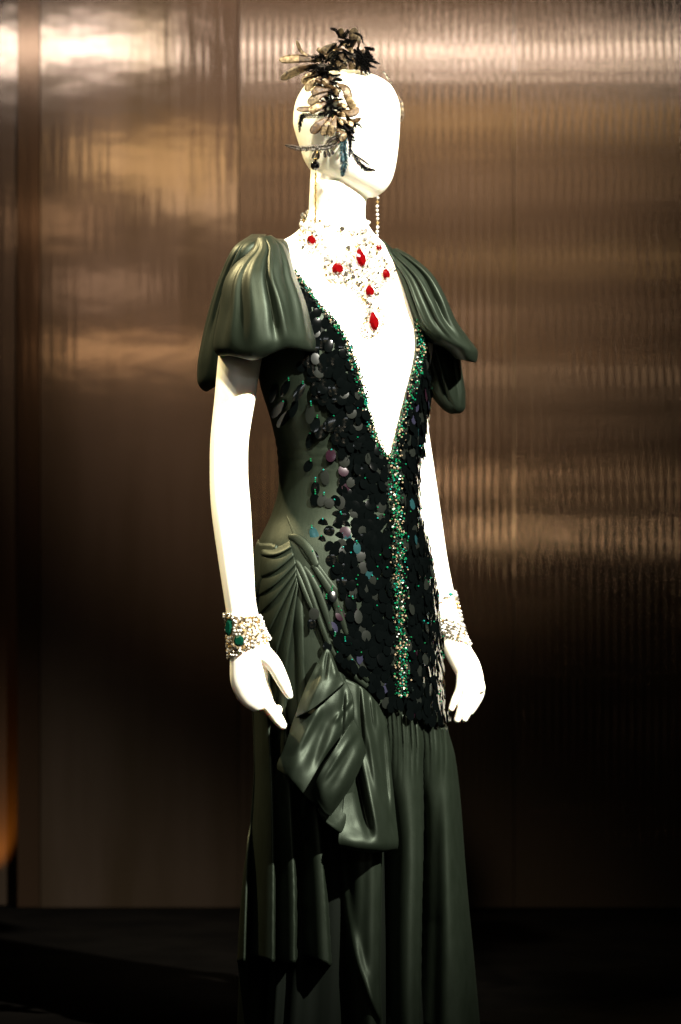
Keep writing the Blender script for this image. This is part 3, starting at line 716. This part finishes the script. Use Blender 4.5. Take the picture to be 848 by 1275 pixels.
# ------------------------------------------------------------------ bracelets
def arm_pt(st, py, ang, off):
    T = seq(st); k = len(st)-1
    lo, hi = 0., float(k)
    for _ in range(40):
        mid = (lo+hi)/2; q = T(mid)
        if (q[1]+q[3])/2 < py: lo = mid
        else: hi = mid
    lx, ly, rx, ry, y, hd = T(lo); c, s = math.cos(ang), math.sin(ang)
    p = P((lx+rx)/2+(rx-lx)/2*c, (ly+ry)/2+(ry-ly)/2*c, y+hd*s)
    n = Vector((c/((rx-lx)/2*S), s/hd, 0)).normalized()
    return p+n*off, n
b1 = tag(empty('bracelet', P(308, 790, NA)), 'wide gold and crystal cuff with two dark green stones on the near wrist', 'bracelet', 'crystal bracelets')
it = []; pts = []
EM = [(285.5, 781, 5.5, 11), (297.5, 798, 6.5, 7.2)]
k = 0
while k < 2600:
    k += 1
    ang = random.uniform(0, 2*math.pi); c = math.cos(ang)
    top = 766+2*c+1.5*math.sin(3*ang); bot = 808-9*c
    py = random.uniform(top, bot); p, n = arm_pt(ARM_N, py, ang, .0035)
    if any((p-q).length_squared < .0043**2 for q in pts): continue
    pxx = 424+p.x/(S*(DIST+p.y)/DIST); pyy = 637.5-(p.z-CAMZ)/(S*(DIST+p.y)/DIST)
    if n.y < .2 and any(((pxx-e[0])/(e[2]+1))**2+((pyy-e[1])/(e[3]+1))**2 < 1 for e in EM): continue
    pts.append(p)
    rot = frame(n) @ Matrix.Rotation(random.uniform(0, 6), 3, 'Z') @ Matrix.Rotation(random.uniform(-.5, .5), 3, 'X')
    r = random.uniform(.0022, .0036)
    it.append((TRS(p+n*random.uniform(0, .002)-b1.location, rot, (r, r, r*.8)), random.choices((0, 1, 2, 3), (34, 10, 14, 42))[0]))
scatter('crystals', ICO[0], ICO[1], it, M_strass, b1)
for i, (x, y, a, b) in enumerate(EM):
    ang = math.pi+math.acos(min(max(-(x-(284+325)/2-(2 if i == 0 else 3))/21., -1), 1)) if False else (math.pi*1.12 if i == 0 else math.pi*1.36)
    p, n = arm_pt(ARM_N, y, ang, .0065); n = (n+Vector((0, -.9, 0))).normalized()
    q = P(x, y, p.y-.004)
    gem('green_stone', q, n, a*S, b*S, .006, M_emerald, b1, -.12, 10 if i == 0 else 8)
# metal backing under the stones
V = []; 
for i in range(8):
    for j in range(40):
        t = 2*math.pi*j/40; c = math.cos(t); py = (767+2*c)+(41-11*c)*i/7*.98; V.append(arm_pt(ARM_N, py, t, .0016)[0]-b1.location)
mesh_obj('metal_band', V, grid_faces(8, 40, True), M_palegold, b1)
b2 = tag(empty('bracelet', P(556, 765, FA)), 'openwork silver crystal bracelet on the far wrist', 'bracelet', 'crystal bracelets')
it = []
def bstrand(fn, n, r):
    for j in range(n):
        py, ang = fn(j/(n-1)); p, nn = arm_pt(ARM_F, py+random.uniform(-.8, .8), ang, .003)
        rot = frame(nn) @ Matrix.Rotation(random.uniform(0, 6), 3, 'Z') @ Matrix.Rotation(random.uniform(-.5, .5), 3, 'X'); q = r*random.uniform(.8, 1.15)
        it.append((TRS(p-b2.location, rot, (q, q, q)), random.choices((0, 1, 2, 3), (45, 22, 6, 27))[0]))
tau = 2*math.pi
bstrand(lambda t: (748-10*math.cos(t*tau), t*tau), 44, .0031)
for q in range(6): bstrand(lambda t: (771+q*4.2+8*math.cos(t*tau), t*tau), 46, .0030)
for a0 in (-.15, .12, -.4, .4): bstrand(lambda t: (738+t*44, a0), 10, .0032)
scatter('crystals', ICO[0], ICO[1], it, M_strass, b2)
p, n = arm_pt(ARM_F, 741, -.9, .005)
local(b2, 'turquoise_stone', [p+v*.0042 for v in ICO2[0]], ICO2[1], M_bead[5])
V = []
for i in range(6):
    for j in range(36):
        t = tau*j/36; V.append(arm_pt(ARM_F, 774+2.6*i+8*math.cos(t), t, .0008)[0]-b2.location)
mesh_obj('metal_band', V, grid_faces(6, 36, True), M_silver, b2)

# ------------------------------------------------------------------ feather headpiece
hp = tag(empty('headpiece', P(415, 130, -.09)), 'black feather and gold sequin petal headpiece with teal feather on the head', 'headpiece')
def head_y(px, py):
    L, R = HEAD(min(max(py, 87), 246)); c = (L+R)/2; A = (R-L)/2; q = min(max((px-c)/A, -1), 1)
    return -.092*math.sqrt(max(1-q*q, 0))*min(1, (py-80)/30 if py < 110 else 1)
def path_frames(path, n):
    T = seq(path); k = len(path)-1; cs = [T(k*i/n) for i in range(n+1)]; out = []
    for i, (x, y, d) in enumerate(cs):
        a, b = cs[max(i-1, 0)], cs[min(i+1, n)]; dx, dy = b[0]-a[0], b[1]-a[1]; L = math.hypot(dx, dy) or 1
        out.append((x, y, d, dx/L, dy/L))
    return out
def petal_at(path, w, m, dep, n=16, cup=.12, par=hp):
    """paddle-shaped petal: slim stem, widest near the rounded end, creased along the middle"""
    V = []; tw = random.uniform(-.5, .5)
    for i, (x, y, d, dx, dy) in enumerate(path_frames(path, n)):
        t = i/n; nx, ny = -dy, dx
        ww = w*1.05*(.30+.70*sstep(0, .55, t))*math.sqrt(max(1-max((t-.72)/.28, 0)**2, 0))+.15
        for s_ in (-1, -.5, 0, .5, 1):
            j = random.uniform(-.35, .35)
            V.append(P(x+nx*ww*s_+j*.5, y+ny*ww*s_+j*.5, dep-d+abs(s_)*ww*S*cup+s_*ww*S*tw+j*.0004)-par.location)
    cut = random.choice((.25, .40, .5)); mi = [1 if (k//4)/n < cut else 0 for k in range(n*4)]
    o = mesh_obj('petal', V, grid_faces(n+1, 5), None, par, True, [m, M_pet[2]], mi); solidify(o, .0005); return o
def plume(path, w, m, dep, nb=26, par=hp, lean=.75, rag=.3):
    """feather: a fine quill with separate barbs on both sides"""
    V = []; F = []; fr = path_frames(path, nb)
    for i, (x, y, d, dx, dy) in enumerate(fr):
        V += [P(x-dy*.45, y+dx*.45, dep-d)-par.location, P(x+dy*.45, y-dx*.45, dep-d)-par.location]
        if i: F.append((2*i-2, 2*i-1, 2*i+1, 2*i))
    for i, (x, y, d, dx, dy) in enumerate(fr):
        t = i/nb; ww = w*(math.sin(math.pi*min(.12+.86*t, 1))**.55)+.3
        step = .75*math.dist(path[0][:2], path[-1][:2])/nb+.30
        for sd in (-1, 1):
            for lay in range(3):
                l = ww*random.uniform(1-rag, 1+rag*.4); le = lean*random.uniform(.7, 1.3)
                ex, ey = x-dy*sd*l+dx*l*le, y+dx*sd*l+dy*l*le; o = len(V); dd = dep-d+random.uniform(-.003, .004)*w/4
                mx, my = (x+ex)/2-dx*.25*l, (y+ey)/2-dy*.25*l
                V += [P(x-dx*step*.5, y-dy*step*.5, dep-d)-par.location, P(x+dx*step*.5, y+dy*step*.5, dep-d)-par.location,
                      P(mx+dx*step*.45, my+dy*step*.45, dd-.001)-par.location, P(ex, ey, dd+.001)-par.location, P(mx-dx*step*.45, my-dy*step*.45, dd-.001)-par.location]
                F += [(o, o+1, o+2, o+4), (o+4, o+2, o+3)]
    return mesh_obj('feather', V, F, m, par, smooth=False)
def petal(path, w, mi): 
    return petal_at(path, w, M_pet[mi], head_y(path[0][0], path[0][1])-.027)
PET = [([(394, 77, .0), (372, 73, .006), (347, 75, .01)], 4.6, 0), ([(396, 80, .0), (372, 87, .008), (349, 99, .012)], 4.6, 1), ([(392, 72, 0), (376, 65, .005), (369, 50, .01)], 2.0, 0),
 ([(428, 62, 0), (412, 60, .01), (397, 68, .012)], 4.5, 1), ([(430, 64, .012), (421, 76, .02), (413, 96, .02)], 4.8, 1), ([(432, 64, .014), (439, 82, .022), (445, 104, .02)], 4.6, 0), ([(431, 66, .01), (429, 80, .018), (428, 97, .018)], 3.4, 1),
 ([(437, 62, 0), (440, 48, .006), (441, 34, .008)], 5.0, 1), ([(426, 48, 0), (425, 42, .004), (424, 35, .006)], 3.2, 1), ([(446, 62, 0), (447, 50, .004), (447, 42, .004)], 2.0, 1),
 ([(396, 90, .006), (385, 96, .014), (376, 104, .016)], 4.6, 0), ([(400, 96, .012), (388, 104, .02), (381, 114, .02)], 4.5, 0), ([(412, 98, .01), (409, 108, .02), (415, 118, .022)], 4.5, 1),
 ([(440, 66, 0), (449, 68, .01), (456, 64, .01)], 4.5, 2), ([(436, 72, .004), (447, 78, .012), (452, 88, .012)], 4, 0),
 ([(420, 104, .01), (431, 112, .02), (435, 128, .02)], 4.6, 1), ([(428, 118, .008), (436, 126, .016), (441, 138, .014)], 4.6, 0), ([(425, 136, .008), (437, 141, .018), (447, 134, .016)], 4.4, 2), ([(428, 142, .006), (439, 151, .014), (450, 147, .014)], 2.6, 2),
 ([(408, 116, .01), (394, 121, .02), (384, 130, .02)], 5, 1), ([(410, 112, .01), (396, 112, .02), (388, 118, .02)], 4.2, 2), ([(406, 128, .01), (394, 134, .02), (384, 138, .02)], 5, 0), ([(404, 138, .008), (386, 136, .014), (369, 136, .014)], 3.0, 2),
 ([(408, 146, .01), (397, 156, .02), (387, 166, .02)], 5, 2), ([(413, 146, .012), (408, 158, .022), (400, 168, .02)], 5, 1), ([(418, 144, .014), (414, 158, .024), (410, 170, .02)], 4.6, 1), ([(420, 160, .008), (428, 168, .016), (424, 176, .016)], 3.4, 1),
 ([(400, 128, .012), (391, 128, .02), (386, 122, .02)], 3.6, 2)]
for p_, w_, m_ in PET: petal(p_, w_*1.08, m_)
for k in range(26):
    u = random.uniform(.3, 6.4); c0 = seq([(432, 46), (420, 66), (404, 82), (410, 102), (417, 118), (416, 136), (424, 152), (430, 166)])(u); a = random.choice((random.uniform(2.4, 3.9), random.uniform(-.7, 1.4))); l = random.uniform(11, 19)
    x, y = c0[0]+random.gauss(0, 5), c0[1]+random.gauss(0, 4)
    petal([(x, y, .004), (x+math.cos(a)*l*.5, y+math.sin(a)*l*.45, .014), (x+math.cos(a+.3)*l, y+math.sin(a+.3)*l*.8, .016)], random.uniform(1.8, 3.0), random.choice((0, 2, 0, 1)))
def burst(cx, cy, n, l0, l1, w0, w1, mi, dz, amin=0, amax=tau, sq=1.0):
    for k in range(n):
        a = amin+(amax-amin)*(k+random.random())/n; l = random.uniform(l0, l1); bx, by = cx+random.uniform(-3, 3), cy+random.uniform(-3, 3)
        c, s_ = math.cos(a)*l, math.sin(a)*l*sq; b = random.uniform(-.25, .25)
        plume([(bx, by, dz), (bx+c*.5-s_*b, by+s_*.5+c*b, dz+random.uniform(0, .02)), (bx+c, by+s_, dz+random.uniform(-.01, .02))], random.uniform(w0, w1), M_fea[mi], head_y(cx, max(cy, 92))-.012, 14)
SP = seq([(432, 46), (420, 66), (404, 82), (410, 102), (417, 118), (416, 136), (424, 152), (430, 166)])
for k in range(115):
    u = 7*k/114+random.uniform(-.25, .25); u = min(max(u, 0), 7); x, y = SP(u); x += random.gauss(0, 6); y += random.gauss(0, 4.5)
    a = random.choice((random.uniform(2.2, 4.1), random.uniform(-1.0, 1.3), random.uniform(.6, 2.4)))
    l = random.uniform(8, 17)*(1.25 if u < 4.5 else .9); bnd = random.uniform(-.35, .35); c, s_ = math.cos(a)*l, math.sin(a)*l*.8; dz = random.uniform(0, .016)
    plume([(x, y, dz), (x+c*.5-s_*bnd, y+s_*.5+c*bnd, dz+random.uniform(0, .012)), (x+c, y+s_, dz+random.uniform(-.006, .014))], random.uniform(1.6, 3.4), M_fea[0] if random.random() < .93 else M_fea[1], head_y(min(max(x, 385), 470), max(y, 94))-.012, 12, lean=1.0, rag=.45)
for k in range(34):
    x, y = random.uniform(440, 456), random.uniform(58, 78); a = random.uniform(.2, 1.7); l = random.uniform(9, 20); c, s_ = math.cos(a)*l, math.sin(a)*l
    plume([(x, y, 0), (x+c*.5, y+s_*.5, .006), (x+c, y+s_, 0)], random.uniform(1.6, 3.2), M_fea[0], head_y(450, 94)-.014, 12, lean=1.0, rag=.45)
def feather(path, w, mi, rag=.8, tip=.25): return plume(path, w, M_fea[mi], head_y(path[0][0], path[0][1])-.02, 34, rag=min(.2+rag*.2, .5))
feather([(410, 140, .01), (392, 144, .014), (378, 144, .014), (374, 152, .012), (373, 164, .008)], 4.0, 0)
feather([(422, 148, .01), (430, 156, .02), (441, 166, .018)], 6.0, 0)
feather([(430, 168, .004), (414, 181, .012), (396, 184, .014), (376, 185, .012), (356, 181, .006)], 4.6, 1, 1.0, .1)
feather([(426, 168, .006), (412, 174, .014), (404, 182, .014)], 3.6, 1)
feather([(430, 168, .008), (427, 184, .02), (429, 202, .02), (426, 219, .014)], 6.4, 2, .6, .1)
feather([(433, 166, .010), (436, 178, .02), (435, 196, .02)], 2.6, 0)
feather([(436, 186, .004), (445, 200, .016), (455, 210, .018), (467, 212, .014)], 4.0, 0, 1.6)
feather([(440, 192, .004), (451, 199, .016), (460, 206, .016)], 1.6, 1, .8)
for x0, y0, x1, y1 in ((393, 188, 388, 197), (397, 189, 396, 198), (404, 188, 405, 196), (408, 187, 411, 195), (412, 186, 415, 192)):
    feather([(x0, y0, .012), ((x0+x1)/2, (y0+y1)/2, .016), (x1, y1, .014)], 2.0, 1, .5)
for k in range(16):
    a = random.uniform(2.4, 3.9); x, y = random.uniform(392, 402), random.uniform(72, 105); l = random.uniform(10, 22)
    feather([(x, y, .004), (x+math.cos(a)*l*.5, y-math.sin(a)*l*.4, .01), (x+math.cos(a)*l, y-math.sin(a)*l, .012)], .9, 0, .4)
def hwire(path, r, m): local(hp, 'wire', *sweep([P(a, b, head_y(a, b)-.003+c) for a, b, c in path], [r]*len(path), 8), m)
hwire([(440, 98, -.004), (452, 105, -.002), (466, 108, 0), (477, 105, 0), (483, 99, .004), (479, 90, .006)], .0010, M_silver)
for x, y in ((478, 90), (481, 94), (484, 98), (487, 103)):
    local(hp, 'silver_bead', [P(x, y, head_y(x, y)-.001)+v*.0024 for v in ICO2[0]], ICO2[1], M_strass[1])
petal_at([(495, 118, 0), (499, 130, .004), (500, 146, .004)], 3.0, M_pet[1], .0)
petal_at([(497, 134, 0), (501, 142, .004), (500, 152, .004)], 2.2, M_pet[2], .006)
